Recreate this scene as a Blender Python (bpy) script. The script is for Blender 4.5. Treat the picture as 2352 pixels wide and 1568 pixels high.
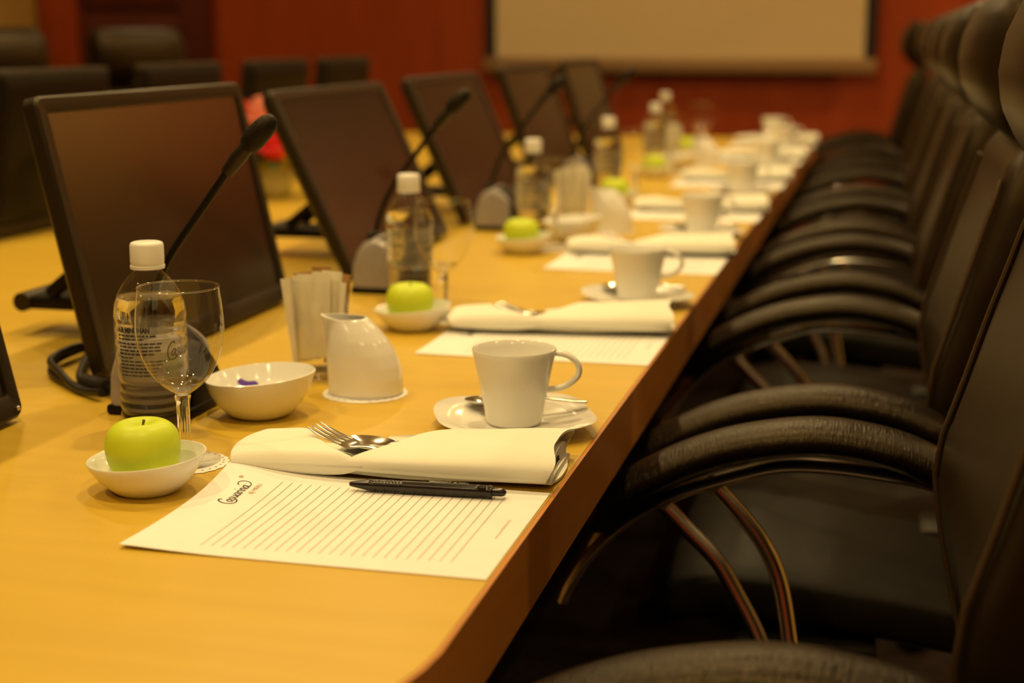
import bpy, bmesh, math, random
from mathutils import Vector, Matrix, Euler
random.seed(7)
PI = math.pi
for o in list(bpy.data.objects):
    bpy.data.objects.remove(o, do_unlink=True)
SC = bpy.context.scene
C = SC.collection

# ---------------------------------------------------------------- camera, world, exposure
TABLE_Z = 0.74
PITCH, YAW = math.radians(11.501), math.radians(13.865)
cam_d = bpy.data.cameras.new('camera')
cam = bpy.data.objects.new('camera', cam_d)
C.objects.link(cam)
cam.location = (0, 0, TABLE_Z + 0.40)
cam.rotation_euler = (PI / 2 - PITCH, 0, YAW)
cam_d.sensor_width = 36
cam_d.lens = 3450 / 2352 * 36
cam_d.clip_start = 0.02
cam_d.dof.use_dof = True
cam_d.dof.focus_distance = 1.40
cam_d.dof.aperture_fstop = 3.4
SC.camera = cam

w = bpy.data.worlds.new('world')
w.use_nodes = True
w.node_tree.nodes['Background'].inputs[0].default_value = (1.0, 0.6, 0.25, 1)
w.node_tree.nodes['Background'].inputs[1].default_value = 0.02
SC.world = w
SC.view_settings.view_transform = 'Standard'
SC.view_settings.look = 'None'
SC.view_settings.gamma = 1
SC.view_settings.exposure = 0.0
SC.cycles.use_denoising = True
SC.cycles.max_bounces = 14
SC.cycles.transmission_bounces = 12
SC.cycles.transparent_max_bounces = 24
SC.cycles.glossy_bounces = 5
SC.cycles.diffuse_bounces = 4
SC.cycles.caustics_refractive = False
SC.cycles.caustics_reflective = False
SC.cycles.sample_clamp_indirect = 4
LIGHT_COL = (1.0, 0.72, 0.32)
CEIL_Z = 2.70
# (x, y, watts) of the recessed ceiling lamps, some added only for fill and wall wash
DOWNLIGHTS = [(-1.62, 0.55, 11.5), (-0.42, 0.75, 11.5), (-1.62, 1.95, 11.5), (-0.42, 2.05, 11.5),
              (-1.62, 3.35, 11.5), (-0.42, 3.40, 11.5), (-1.62, 4.75, 11.5), (-0.42, 4.80, 11.5),
              (-1.05, 6.0, 9), (-0.95, -0.85, 9), (0.50, -0.90, 10), (0.80, 1.6, 1.5), (0.80, 3.0, 4.0), (0.80, 4.9, 6.5),  # the pair behind the camera is added, to fill front faces and armrests
              (1.75, 0.9, 9), (1.75, 2.6, 6), (1.85, 4.4, 4), (2.0, 6.2, 6), (1.95, 7.1, 42),  # added lamps: brighten the table edge and the wall reflected in the screens
              (-3.1, 2.2, 1.2), (-3.1, 4.8, 1.8), (-0.3, 7.0, 3.4), (-1.8, 7.0, 5.2), (-3.1, 7.0, 3.6), (-4.3, 6.9, 7)]

# ---------------------------------------------------------------- materials
def new_mat(name):
    m = bpy.data.materials.new(name)
    m.use_nodes = True
    return m, m.node_tree, m.node_tree.nodes['Principled BSDF']

def pmat(name, col, rough=0.5, metal=0.0, spec=0.5, coat=0.0, trans=0.0, ior=None, sheen=0.0):
    m, nt, b = new_mat(name)
    b.inputs['Base Color'].default_value = (*col, 1)
    b.inputs['Roughness'].default_value = rough
    b.inputs['Metallic'].default_value = metal
    b.inputs['Specular IOR Level'].default_value = spec
    b.inputs['Coat Weight'].default_value = coat
    b.inputs['Transmission Weight'].default_value = trans
    b.inputs['Sheen Weight'].default_value = sheen
    if ior:
        b.inputs['IOR'].default_value = ior
    return m

def noise_mat(name, c1, c2, scale, rough=0.5, spec=0.5, map_scale=(1, 1, 1), bump=0.0, bump_scale=None, detail=4.0, coat=0.0, lo=0.35, hi=0.65, sheen=0.0, bump_map=None, bump_dist=0.001):
    m, nt, b = new_mat(name)
    N, L = nt.nodes, nt.links
    tc = N.new('ShaderNodeTexCoord')
    mp = N.new('ShaderNodeMapping')
    mp.inputs['Scale'].default_value = map_scale
    L.new(tc.outputs['Object'], mp.inputs['Vector'])
    nz = N.new('ShaderNodeTexNoise')
    nz.inputs['Scale'].default_value = scale
    nz.inputs['Detail'].default_value = detail
    L.new(mp.outputs[0], nz.inputs['Vector'])
    r = N.new('ShaderNodeValToRGB')
    r.color_ramp.elements[0].position = lo
    r.color_ramp.elements[1].position = hi
    r.color_ramp.elements[0].color = (*c1, 1)
    r.color_ramp.elements[1].color = (*c2, 1)
    L.new(nz.outputs['Fac'], r.inputs[0])
    L.new(r.outputs[0], b.inputs['Base Color'])
    b.inputs['Roughness'].default_value = rough
    b.inputs['Specular IOR Level'].default_value = spec
    b.inputs['Coat Weight'].default_value = coat
    b.inputs['Sheen Weight'].default_value = sheen
    if bump:
        mp2 = N.new('ShaderNodeMapping')
        mp2.inputs['Scale'].default_value = bump_map or map_scale
        L.new(tc.outputs['Object'], mp2.inputs['Vector'])
        n2 = N.new('ShaderNodeTexNoise')
        n2.inputs['Scale'].default_value = bump_scale or scale
        n2.inputs['Detail'].default_value = 3
        L.new(mp2.outputs[0], n2.inputs['Vector'])
        bp = N.new('ShaderNodeBump')
        bp.inputs['Strength'].default_value = bump
        bp.inputs['Distance'].default_value = bump_dist
        L.new(n2.outputs['Fac'], bp.inputs['Height'])
        L.new(bp.outputs[0], b.inputs['Normal'])
    return m

def thin_glass(name, tint=(0.97, 0.97, 0.95), edge=(0.55, 0.55, 0.5), ior=1.45, gloss=1.0):
    # a thin clear wall: light passes straight through, with Fresnel reflection and a darker rim where the wall is seen edge-on
    m = bpy.data.materials.new(name)
    m.use_nodes = True
    nt = m.node_tree
    N, L = nt.nodes, nt.links
    N.remove(N['Principled BSDF'])
    out = N['Material Output']
    tr = N.new('ShaderNodeBsdfTransparent')
    lw = N.new('ShaderNodeLayerWeight')
    lw.inputs['Blend'].default_value = 0.5
    pw = N.new('ShaderNodeMath')
    pw.operation = 'POWER'
    pw.inputs[1].default_value = 7.0
    L.new(lw.outputs['Facing'], pw.inputs[0])
    mx = N.new('ShaderNodeMix')
    mx.data_type = 'RGBA'
    mx.inputs[6].default_value = (*tint, 1)
    mx.inputs[7].default_value = (*edge, 1)
    L.new(pw.outputs[0], mx.inputs[0])
    L.new(mx.outputs[2], tr.inputs['Color'])
    gl = N.new('ShaderNodeBsdfGlossy')
    gl.inputs['Roughness'].default_value = 0.02
    gl.inputs['Color'].default_value = (gloss, gloss, gloss, 1)
    f0 = ((ior - 1) / (ior + 1)) ** 2
    p5 = N.new('ShaderNodeMath')
    p5.operation = 'POWER'
    p5.inputs[1].default_value = 5.0
    L.new(lw.outputs['Facing'], p5.inputs[0])
    fr = N.new('ShaderNodeMath')
    fr.operation = 'MULTIPLY_ADD'
    fr.inputs[1].default_value = 1 - f0
    fr.inputs[2].default_value = f0
    L.new(p5.outputs[0], fr.inputs[0])
    ms = N.new('ShaderNodeMixShader')
    L.new(fr.outputs[0], ms.inputs[0])
    L.new(tr.outputs[0], ms.inputs[1])
    L.new(gl.outputs[0], ms.inputs[2])
    L.new(ms.outputs[0], out.inputs['Surface'])
    return m

def film_mat(name, col, opacity):
    m = bpy.data.materials.new(name)
    m.use_nodes = True
    nt = m.node_tree
    N, L = nt.nodes, nt.links
    b = N['Principled BSDF']
    b.inputs['Base Color'].default_value = (*col, 1)
    b.inputs['Roughness'].default_value = 0.35
    tl = N.new('ShaderNodeBsdfTranslucent')
    tl.inputs['Color'].default_value = (*col, 1)
    md = N.new('ShaderNodeMixShader')
    md.inputs[0].default_value = 0.45
    L.new(b.outputs[0], md.inputs[1])
    L.new(tl.outputs[0], md.inputs[2])
    tr = N.new('ShaderNodeBsdfTransparent')
    ms = N.new('ShaderNodeMixShader')
    ms.inputs[0].default_value = opacity
    L.new(tr.outputs[0], ms.inputs[1])
    L.new(md.outputs[0], ms.inputs[2])
    L.new(ms.outputs[0], N['Material Output'].inputs['Surface'])
    return m

M = {}
M['table'] = noise_mat('honey maple veneer', (0.575, 0.375, 0.036), (0.615, 0.405, 0.043), 3.0, rough=0.36, spec=0.4,
                       map_scale=(0.8, 14, 1), detail=6, bump=0.15, bump_map=(2, 60, 1), bump_scale=3, bump_dist=0.0004)
M['edge'] = noise_mat('dark mahogany edging', (0.46, 0.180, 0.030), (0.52, 0.205, 0.034), 4, rough=0.4, spec=0.35, map_scale=(6, 1, 10))
M['redwood'] = noise_mat('red veneer panelling', (0.32, 0.050, 0.010), (0.38, 0.062, 0.013), 2.2, rough=0.45, spec=0.25, map_scale=(5, 5, 0.6))
M['door'] = noise_mat('dark red door veneer', (0.085, 0.016, 0.008), (0.11, 0.022, 0.010), 2.2, rough=0.5, spec=0.3, map_scale=(5, 5, 0.6))
M['tan'] = noise_mat('tan wall covering', (0.50, 0.315, 0.075), (0.54, 0.34, 0.085), 8, rough=0.7)
M['carpet'] = noise_mat('dark carpet', (0.016, 0.010, 0.008), (0.030, 0.018, 0.013), 60, rough=0.95, spec=0.1)
M['ceiling'] = noise_mat('ceiling paint', (0.78, 0.74, 0.64), (0.82, 0.78, 0.68), 5, rough=0.8)
M['leather'] = noise_mat('black leather', (0.013, 0.0075, 0.003), (0.017, 0.010, 0.004), 20, rough=0.40, spec=0.24,
                         bump=0.25, bump_scale=160, bump_dist=0.0006)
M['seatleather'] = noise_mat('dull black leather', (0.007, 0.005, 0.003), (0.010, 0.007, 0.004), 20, rough=0.46, spec=0.13,
                             bump=0.25, bump_scale=160, bump_dist=0.0006)
M['armleather'] = noise_mat('creased black leather', (0.006, 0.004, 0.003), (0.009, 0.006, 0.004), 20, rough=0.32, spec=0.29,
                            bump=0.9, bump_map=(430, 80, 80), bump_scale=1.0, bump_dist=0.0016)
M['piping'] = pmat('dark leather piping', (0.05, 0.030, 0.014), 0.42)
M['chrome'] = pmat('dark chrome', (0.80, 0.74, 0.66), 0.22, 1.0)
M['blackplastic'] = noise_mat('black plastic', (0.007, 0.006, 0.005), (0.010, 0.008, 0.007), 90, rough=0.42, spec=0.12)
M['bezel'] = noise_mat('satin black plastic', (0.009, 0.007, 0.005), (0.012, 0.009, 0.006), 90, rough=0.42, spec=0.42)
M['screen'] = noise_mat('matt dark screen', (0.007, 0.005, 0.004), (0.008, 0.006, 0.005), 300, rough=0.26, spec=0.75)
M['silver'] = noise_mat('silver plastic', (0.30, 0.27, 0.26), (0.33, 0.30, 0.29), 60, rough=0.32, spec=0.5)
M['foam'] = noise_mat('black foam', (0.006, 0.005, 0.004), (0.011, 0.009, 0.007), 300, rough=0.5, spec=0.25, bump=0.5, bump_scale=500, bump_dist=0.001)
M['china'] = noise_mat('white glazed china', (0.80, 0.79, 0.74), (0.82, 0.81, 0.76), 5, rough=0.14, spec=0.5)
M['paper'] = noise_mat('white writing paper', (0.83, 0.82, 0.80), (0.85, 0.84, 0.82), 40, rough=0.7, spec=0.2)
M['ink'] = pmat('black ink', (0.02, 0.016, 0.02), 0.6)
M['rule'] = pmat('grey green ruling', (0.20, 0.17, 0.09), 0.7)
M['faintink'] = pmat('faint brown ink', (0.50, 0.36, 0.22), 0.7)
M['cloth'] = noise_mat('white twill napkin', (0.84, 0.83, 0.72), (0.86, 0.85, 0.75), 20, rough=0.85, spec=0.15,
                       bump=0.25, bump_scale=1.0, bump_map=(900, 500, 500), bump_dist=0.0005, sheen=0.2)
M['steel'] = pmat('polished steel', (0.62, 0.60, 0.56), 0.16, 1.0)
M['pen'] = noise_mat('black pen plastic', (0.010, 0.008, 0.007), (0.014, 0.011, 0.009), 60, rough=0.22, spec=0.5)
M['whiteink'] = pmat('white print', (0.8, 0.8, 0.78), 0.5)
M['cap'] = noise_mat('white plastic cap', (0.80, 0.79, 0.75), (0.82, 0.81, 0.77), 30, rough=0.35)
M['shell'] = thin_glass('clear plastic bottle wall', (0.96, 0.96, 0.95), (0.6, 0.58, 0.5), 1.4)
M['wine'] = thin_glass('clear goblet glass', (0.985, 0.985, 0.975), (0.60, 0.58, 0.50), 1.5)
M['footglass'] = thin_glass('clear goblet foot', (0.99, 0.99, 0.98), (0.88, 0.87, 0.82), 1.4)
M['rimglass'] = thin_glass('bright glass rim', (0.9, 0.9, 0.88), (0.7, 0.7, 0.66), 2.2)
M['solidglass'] = pmat('clear solid glass', (1, 1, 1), 0.0, trans=1.0, ior=1.48)
def water_mat():
    m = pmat('clear water', (1, 1, 1), 0.0, trans=1.0, ior=1.33)
    nt = m.node_tree
    tr = nt.nodes.new('ShaderNodeBsdfTransparent')
    tr.inputs['Color'].default_value = (0.99, 0.97, 0.93, 1)
    ms = nt.nodes.new('ShaderNodeMixShader')
    ms.inputs[0].default_value = 0.9
    nt.links.new(tr.outputs[0], ms.inputs[1])
    nt.links.new(nt.nodes['Principled BSDF'].outputs[0], ms.inputs[2])
    nt.links.new(ms.outputs[0], nt.nodes['Material Output'].inputs['Surface'])
    return m
M['water'] = water_mat()
M['film'] = film_mat('frosted label film', (0.92, 0.88, 0.74), 0.20)
M['apple'] = noise_mat('green apple skin', (0.55, 0.68, 0.028), (0.62, 0.74, 0.036), 9, rough=0.42, spec=0.35, map_scale=(1, 1, 0.6))
M['stem'] = pmat('brown apple stem', (0.12, 0.07, 0.02), 0.7)
M['motif'] = noise_mat('purple print', (0.07, 0.03, 0.42), (0.14, 0.06, 0.36), 60, rough=0.3)
M['sachet'] = noise_mat('white sachet paper', (0.82, 0.77, 0.60), (0.86, 0.81, 0.64), 30, rough=0.6)
M['brownsachet'] = noise_mat('brown sachet paper', (0.38, 0.20, 0.06), (0.45, 0.25, 0.08), 30, rough=0.6)
M['cable'] = pmat('black cable rubber', (0.012, 0.010, 0.009), 0.45)
M['rose'] = noise_mat('red rose petals', (0.78, 0.020, 0.04), (0.86, 0.05, 0.08), 20, rough=0.5)
M['pinkrose'] = noise_mat('pink rose petals', (0.86, 0.30, 0.24), (0.90, 0.42, 0.32), 20, rough=0.5)
M['leaf'] = noise_mat('green leaves', (0.04, 0.09, 0.02), (0.10, 0.17, 0.03), 30, rough=0.5)
M['vase'] = noise_mat('pale green glazed vase', (0.50, 0.46, 0.20), (0.56, 0.52, 0.24), 8, rough=0.3)
M['screenfabric'] = noise_mat('white projection fabric with warm bounce tint', (0.70, 0.55, 0.32), (0.73, 0.57, 0.34), 3, rough=0.8, spec=0.1)  # white fabric; warm bounce light is mixed into its colour
M['blackfabric'] = pmat('black border fabric', (0.008, 0.007, 0.007), 0.8)
M['bar'] = pmat('brown metal bar', (0.34, 0.20, 0.09), 0.45, 0.3)
M['lamp'] = pmat('white lamp trim', (0.75, 0.73, 0.7), 0.4)
M['lampglow'] = None
m, nt, b = new_mat('lamp diffuser')
b.inputs['Base Color'].default_value = (0.8, 0.7, 0.5, 1)
b.inputs['Emission Color'].default_value = (*LIGHT_COL, 1)
b.inputs['Emission Strength'].default_value = 3.0
M['lampglow'] = m

for key in ('leather', 'armleather', 'piping', 'blackplastic', 'bezel', 'screen', 'foam'):
    M[key].node_tree.nodes['Principled BSDF'].inputs['Specular Tint'].default_value = (1.0, 0.76, 0.42, 1)  # amber tint in the gloss imitates warm reflected surroundings

# ---------------------------------------------------------------- mesh helpers
class MB:
    def __init__(s):
        s.v, s.f = [], []

    def add(s, vs, fs):
        b = len(s.v)
        s.v += [tuple(p) for p in vs]
        s.f += [tuple(i + b for i in f) for f in fs]
        return s

    def loft(s, rings, caps=(True, True), closed=True):
        n = len(rings[0])
        vs = [p for r in rings for p in r]
        fs = []
        for i in range(len(rings) - 1):
            for j in range(n if closed else n - 1):
                k = (j + 1) % n
                fs.append((i * n + j, i * n + k, (i + 1) * n + k, (i + 1) * n + j))
        if caps[0]:
            fs.append(tuple(reversed(range(n))))
        if caps[1]:
            fs.append(tuple(range((len(rings) - 1) * n, len(rings) * n)))
        return s.add(vs, fs)

    def lathe(s, prof, n=48, c=(0, 0, 0), sx=1.0, sy=1.0, fn=None, caps=None):
        rings = []
        for r, z in prof:
            ring = []
            for j in range(n):
                a = 2 * PI * j / n
                p = (c[0] + r * math.cos(a) * sx, c[1] + r * math.sin(a) * sy, c[2] + z)
                ring.append(fn(p, a, r, z) if fn else p)
            rings.append(ring)
        return s.loft(rings, caps if caps is not None else (prof[0][0] > 1e-6, prof[-1][0] > 1e-6))

    def tube(s, pts, rad, n=12, caps=True, flat=None, up=(0, 1, 0)):
        """sweep; rad: number or list; flat: (ru, rw) ellipse factors along UP and the other axis"""
        P = [Vector(p) for p in pts]
        if not isinstance(rad, (list, tuple)):
            rad = [rad] * len(P)
        rings = []
        upv = Vector(up).normalized()
        prev = None
        for i, p in enumerate(P):
            t = (P[min(i + 1, len(P) - 1)] - P[max(i - 1, 0)]).normalized()
            if flat:
                u = (upv - t * upv.dot(t)).normalized()
            else:
                if prev is None:
                    ref = upv if abs(upv.dot(t)) < 0.95 else Vector((1, 0, 0))
                    u = (ref - t * ref.dot(t)).normalized()
                else:
                    u = (prev - t * prev.dot(t)).normalized()
                prev = u
            q = t.cross(u)
            fu, fw = flat or (1, 1)
            rings.append([tuple(p + u * (math.cos(2 * PI * j / n) * rad[i] * fu) + q * (math.sin(2 * PI * j / n) * rad[i] * fw)) for j in range(n)])
        return s.loft(rings, (caps, caps))

    def box(s, lo, hi, bev=0.0, seg=2):
        bm = bmesh.new()
        bmesh.ops.create_cube(bm, size=1)
        for v in bm.verts:
            v.co = Vector([(lo[i] + hi[i]) / 2 + v.co[i] * (hi[i] - lo[i]) for i in range(3)])
        if bev > 0:
            bmesh.ops.bevel(bm, geom=list(bm.edges), offset=bev, segments=seg, affect='EDGES', profile=0.5)
        bm.verts.index_update()
        s.add([v.co[:] for v in bm.verts], [[v.index for v in f.verts] for f in bm.faces])
        bm.free()
        return s

    def sphere(s, c, r, n=16, m=10, sc=(1, 1, 1)):
        prof = [(math.sin(PI * i / m) * r, -math.cos(PI * i / m) * r) for i in range(m + 1)]
        prof[0] = (1e-5, -r)
        prof[-1] = (1e-5, r)
        rings = [[(c[0] + q * math.cos(2 * PI * j / n) * sc[0], c[1] + q * math.sin(2 * PI * j / n) * sc[1], c[2] + z * sc[2]) for j in range(n)] for q, z in prof]
        return s.loft(rings)

    def grid(s, fn, nu, nv):
        vs = [fn(i / nu, j / nv) for i in range(nu + 1) for j in range(nv + 1)]
        fs = [(i * (nv + 1) + j, (i + 1) * (nv + 1) + j, (i + 1) * (nv + 1) + j + 1, i * (nv + 1) + j + 1) for i in range(nu) for j in range(nv)]
        return s.add(vs, fs)

    def xf(s, mat):
        s.v = [tuple(mat @ Vector(p)) for p in s.v]
        return s

    def map(s, fn):
        s.v = [fn(p) for p in s.v]
        return s

    def build(s, name, mat, parent=None, angle=40, fix=True):
        me = bpy.data.meshes.new(name)
        me.from_pydata(s.v, [], s.f)
        if fix:
            bm = bmesh.new()
            bm.from_mesh(me)
            bmesh.ops.recalc_face_normals(bm, faces=list(bm.faces))
            bm.to_mesh(me)
            bm.free()
        for p in me.polygons:
            p.use_smooth = True
        me.set_sharp_from_angle(angle=math.radians(angle))
        me.materials.append(mat)
        o = bpy.data.objects.new(name, me)
        C.objects.link(o)
        if parent:
            o.parent = parent
        return o

def tag(o, label, cat, group=None):
    o['label'] = label
    o['category'] = cat
    if group:
        o['group'] = group
    return o

def thing(name, label, cat, loc=(0, 0, 0), rz=0.0, group=None):
    o = bpy.data.objects.new(name, None)
    o.empty_display_size = 0.05
    C.objects.link(o)
    o.location = loc
    o.rotation_euler = (0, 0, rz)
    return tag(o, label, cat, group)

def struct(o):
    o['kind'] = 'structure'
    return o

def dup(o, parent=None):
    c = o.copy()
    C.objects.link(c)
    if parent:
        c.parent = parent
        c.matrix_parent_inverse = o.matrix_parent_inverse.copy()
    for ch in list(o.children):
        dup(ch, c)
    return c

def place(proto, first, loc, label, rz=None):
    """the prototype itself the first time, a copy with its parts after that"""
    o = proto if first else dup(proto)
    o.location = loc
    if rz is not None:
        o.rotation_euler = (0, 0, rz)
    o['label'] = label
    return o

def interp(tab, x):
    if x <= tab[0][0]:
        return tab[0][1]
    for (a, b), (c, d) in zip(tab, tab[1:]):
        if x <= c:
            t = (x - a) / (c - a)
            return b + (d - b) * t
    return tab[-1][1]

def catmull(pts, k=8):
    P = [Vector(p) for p in pts]
    P = [P[0] * 2 - P[1]] + P + [P[-1] * 2 - P[-2]]
    out = []
    for i in range(1, len(P) - 2):
        for j in range(k):
            t = j / k
            a, b, c, d = P[i - 1], P[i], P[i + 1], P[i + 2]
            out.append(0.5 * ((2 * b) + (c - a) * t + (2 * a - 5 * b + 4 * c - d) * t * t + (3 * b - a - 3 * c + d) * t ** 3))
    out.append(P[-2])
    return out

def sring(cx, cy, hx, hy, z, n=48, e=2.0, axis='z'):
    ring = []
    for j in range(n):
        a = 2 * PI * j / n
        ca, sa = math.cos(a), math.sin(a)
        x = cx + hx * math.copysign(abs(ca) ** (2 / e), ca)
        y = cy + hy * math.copysign(abs(sa) ** (2 / e), sa)
        ring.append({'z': (x, y, z), 'x': (z, x, y), 'y': (x, z, y)}[axis])
    return ring

# ---- lettering
def text_geo(txt, size, align='LEFT', bold=0.0):
    cu = bpy.data.curves.new('lettering', 'FONT')
    cu.body = txt
    cu.size = size
    cu.offset = bold
    cu.align_x = align
    cu.resolution_u = 3
    o = bpy.data.objects.new('lettering', cu)
    C.objects.link(o)
    dg = bpy.context.evaluated_depsgraph_get()
    ev = o.evaluated_get(dg)
    me = ev.to_mesh()
    vs = [tuple(v.co) for v in me.vertices]
    fs = [tuple(p.vertices) for p in me.polygons]
    ev.to_mesh_clear()
    bpy.data.objects.remove(o, do_unlink=True)
    bpy.data.curves.remove(cu)
    return vs, fs

def ribbon(mb, pts, wd):
    P = [Vector((p[0], p[1])) for p in pts]
    vs = []
    for i, p in enumerate(P):
        t = P[min(i + 1, len(P) - 1)] - P[max(i - 1, 0)]
        t = t.normalized() if t.length > 1e-9 else Vector((1, 0))
        q = Vector((-t.y, t.x)) * wd / 2
        vs += [(p.x + q.x, p.y + q.y, 0), (p.x - q.x, p.y - q.y, 0)]
    mb.add(vs, [(2 * i, 2 * i + 1, 2 * i + 3, 2 * i + 2) for i in range(len(P) - 1)])

def script_logo(mb, size):
    """the cursive hotel wordmark, x-height = SIZE, starting at the origin"""
    def st(pts, x0, wd=0.17):
        pts = [(p[0] + x0 + 0.18 * p[1], p[1], 0) for p in pts]
        ribbon(mb, [(q.x * size, q.y * size) for q in catmull(pts, 6)], wd * size)
    a_ = [[(.72, .85), (.45, 1.0), (.12, .7), (.06, .25), (.28, 0), (.58, .3), (.74, .88)], [(.78, 1.0), (.72, .3), (.85, .02), (1.0, .15)]]
    s_ = [[(.58, .92), (.35, 1.0), (.14, .8), (.3, .55), (.5, .3), (.38, .02), (.06, .06)]]
    u_ = [[(.1, 1), (.07, .3), (.3, 0), (.6, .3), (.72, 1.0)], [(.72, 1), (.70, .2), (.92, .05)]]
    r_ = [[(.1, 1), (.12, .5), (.1, 0)], [(.12, .55), (.3, .95), (.56, .95)]]
    i_ = [[(.1, 1), (.09, .3), (.28, .02)], [(.17, 1.5), (.2, 1.58), (.23, 1.66)]]
    n_ = [[(.1, 1), (.11, .5), (.1, 0)], [(.12, .6), (.38, 1), (.62, .75), (.6, .2), (.8, .03)]]
    st([(1.25, 1.75), (1.0, 2.15), (.45, 1.95), (.02, 1.2), (0, .4), (.35, -.35), (1.0, -.6), (1.75, -.35), (2.05, .0)], 0, .22)
    x = 0.75
    for gl, adv in ((a_, 1.0), (s_, .72), (u_, .95), (a_, 1.02), (r_, .62), (i_, .38), (n_, .88), (a_, .9)):
        for g in gl:
            st(g, x)
        x += adv
    st([(0, .1), (.75, .15), (1.3, .8), (1.15, 1.75), (.5, 2.15), (-.1, 1.95), (-.2, 1.65)], x - 0.1, .14)
    return x

# ---------------------------------------------------------------- the room
WX0, WX1, WY0, WY1 = -4.68, 2.2, -2.2, 7.8
def slab(name, lo, hi, mat, bev=0):
    return struct(MB().box(lo, hi, bev).build(name, mat))
slab('floor', (WX0 - .1, WY0 - .1, -0.1), (WX1 + .1, WY1 + .1, 0), M['carpet'])
slab('ceiling', (WX0 - .1, WY0 - .1, CEIL_Z), (WX1 + .1, WY1 + .1, CEIL_Z + .1), M['ceiling'])
slab('wall_back', (WX0 - .1, WY1, 0), (WX1 + .1, WY1 + .1, CEIL_Z), M['redwood'])
slab('wall_front', (WX0 - .1, WY0 - .1, 0), (WX1 + .1, WY0, CEIL_Z), M['redwood'])
slab('wall_left', (WX0 - .1, WY0, 0), (WX0, WY1, CEIL_Z), M['tan'])
slab('wall_right', (WX1, WY0, 0), (WX1 + .1, WY1, CEIL_Z), M['tan'])
slab('trim_1', (-4.66, WY1 - .05, 0), (-4.42, WY1, CEIL_Z), M['redwood'], 0.004)
d = MB()
d.box((-4.40, WY1 - .035, 0.0), (-3.80, WY1, 1.24), .004)
d.box((-4.40, WY1 - .035, 1.29), (-3.80, WY1, 2.1), .004)
d.box((-4.40, WY1 - .02, 1.24), (-3.80, WY1, 1.29))
struct(d.build('door_1', M['door']))
slab('trim_2', (-3.80, WY1 - .05, 0), (-3.62, WY1, CEIL_Z), M['door'], 0.004)
slab('baseboard_back', (-3.6, WY1 - .02, 0), (WX1, WY1, .1), M['door'])

# ---------------------------------------------------------------- ceiling lamps
def downlight(x, y, watts, i):
    t = thing('ceiling_light', 'round recessed ceiling downlight with white trim, some of the set added as fill', 'lamp', (x, y, CEIL_Z), 0, 'recessed ceiling downlights')
    MB().lathe([(.050, -.001), (.050, -.010), (.058, -.012), (.066, -.008), (.068, -.0005)], 32, caps=(False, False)).build('trim_ring', M['lamp'], t)
    MB().lathe([(1e-5, -.004), (.049, -.004), (.049, -.001), (1e-5, -.001)], 24).build('diffuser', M['lampglow'], t)
    L = bpy.data.lights.new('downlight', 'AREA')
    L.shape = 'DISK'
    L.size = 0.058
    L.energy = watts
    L.color = LIGHT_COL
    L.spread = math.radians(155)
    lo = bpy.data.objects.new('downlight', L)
    C.objects.link(lo)
    lo.parent = t
    lo.location = (0, 0, -0.016)
for i, (x, y, wt) in enumerate(DOWNLIGHTS):
    downlight(x, y, wt, i)

# ---------------------------------------------------------------- projection screen on the end wall
ps = thing('projection_screen', 'white pull-down projection screen with black border on the red end wall', 'screen', (-1.06, WY1 - .06, 1.0))
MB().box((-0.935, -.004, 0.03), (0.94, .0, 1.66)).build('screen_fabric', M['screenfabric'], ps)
MB().box((-0.99, -.006, 0.0), (-0.935, .001, 1.66)).build('black_border', M['blackfabric'], ps)
MB().box((0.94, -.006, 0.0), (0.995, .001, 1.66)).build('black_border', M['blackfabric'], ps)
MB().box((-1.0, -.022, -.045), (1.0, .012, .028), .006).build('bottom_bar', M['bar'], ps)
MB().box((-1.05, -.06, 1.64), (1.05, .058, 1.70), .01).build('housing', M['lamp'], ps)

# ---------------------------------------------------------------- conference table
TX0, TX1 = -1.985, -0.273
outline = [(TX1, 6.12), (TX1, 0.895), (-0.276, 0.868), (-0.283, 0.835), (-0.36, 0.42), (-0.47, -0.30), (-0.60, -0.5),
           (-1.66, -0.5), (-1.79, -0.30), (-1.975, 0.87), (TX0, 0.90), (TX0, 6.12)]
tt = thing('conference_table', 'long honey-coloured wooden conference table with dark mahogany edge', 'table', (0, 0, 0))
def prism(pts, z0, z1):
    m = MB()
    m.loft([[(x, y, z0) for x, y in pts], [(x, y, z1) for x, y in pts]])
    return m
prism(outline, TABLE_Z - .066, TABLE_Z).build('tabletop', M['table'], tt, 20)
cen = Vector((-1.13, 2.8))
outer = []
for i, p in enumerate(outline):
    a, b = Vector(outline[i - 1]), Vector(outline[(i + 1) % len(outline)])
    p = Vector(p)
    e1, e2 = (p - a).normalized(), (b - p).normalized()
    n1, n2 = Vector((e1.y, -e1.x)), Vector((e2.y, -e2.x))
    if n1.dot(p - cen) < 0:
        n1, n2 = -n1, -n2
    nn = (n1 + n2)
    nn = nn / max(nn.dot(n1), .3)
    outer.append(tuple(p + nn * .004))
k = len(outline)
z0, z1 = TABLE_Z - .070, TABLE_Z - .0006
band = MB()
R1 = [(x, y, z1) for x, y in outline]
R2 = [(x, y, z1) for x, y in outer]
R3 = [(x, y, z0) for x, y in outer]
R4 = [(x, y, z0) for x, y in outline]
band.loft([R1, R2, R3, R4, R1], (False, False))
band.build('edge_band', M['edge'], tt, 20)
for (x, y) in ((-1.13, 0.6), (-1.13, 3.0), (-1.13, 5.4)):
    MB().box((x - .35, y - .25, 0), (x + .35, y + .25, TABLE_Z - .067), .01).build('pedestal', M['edge'], tt)

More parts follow.
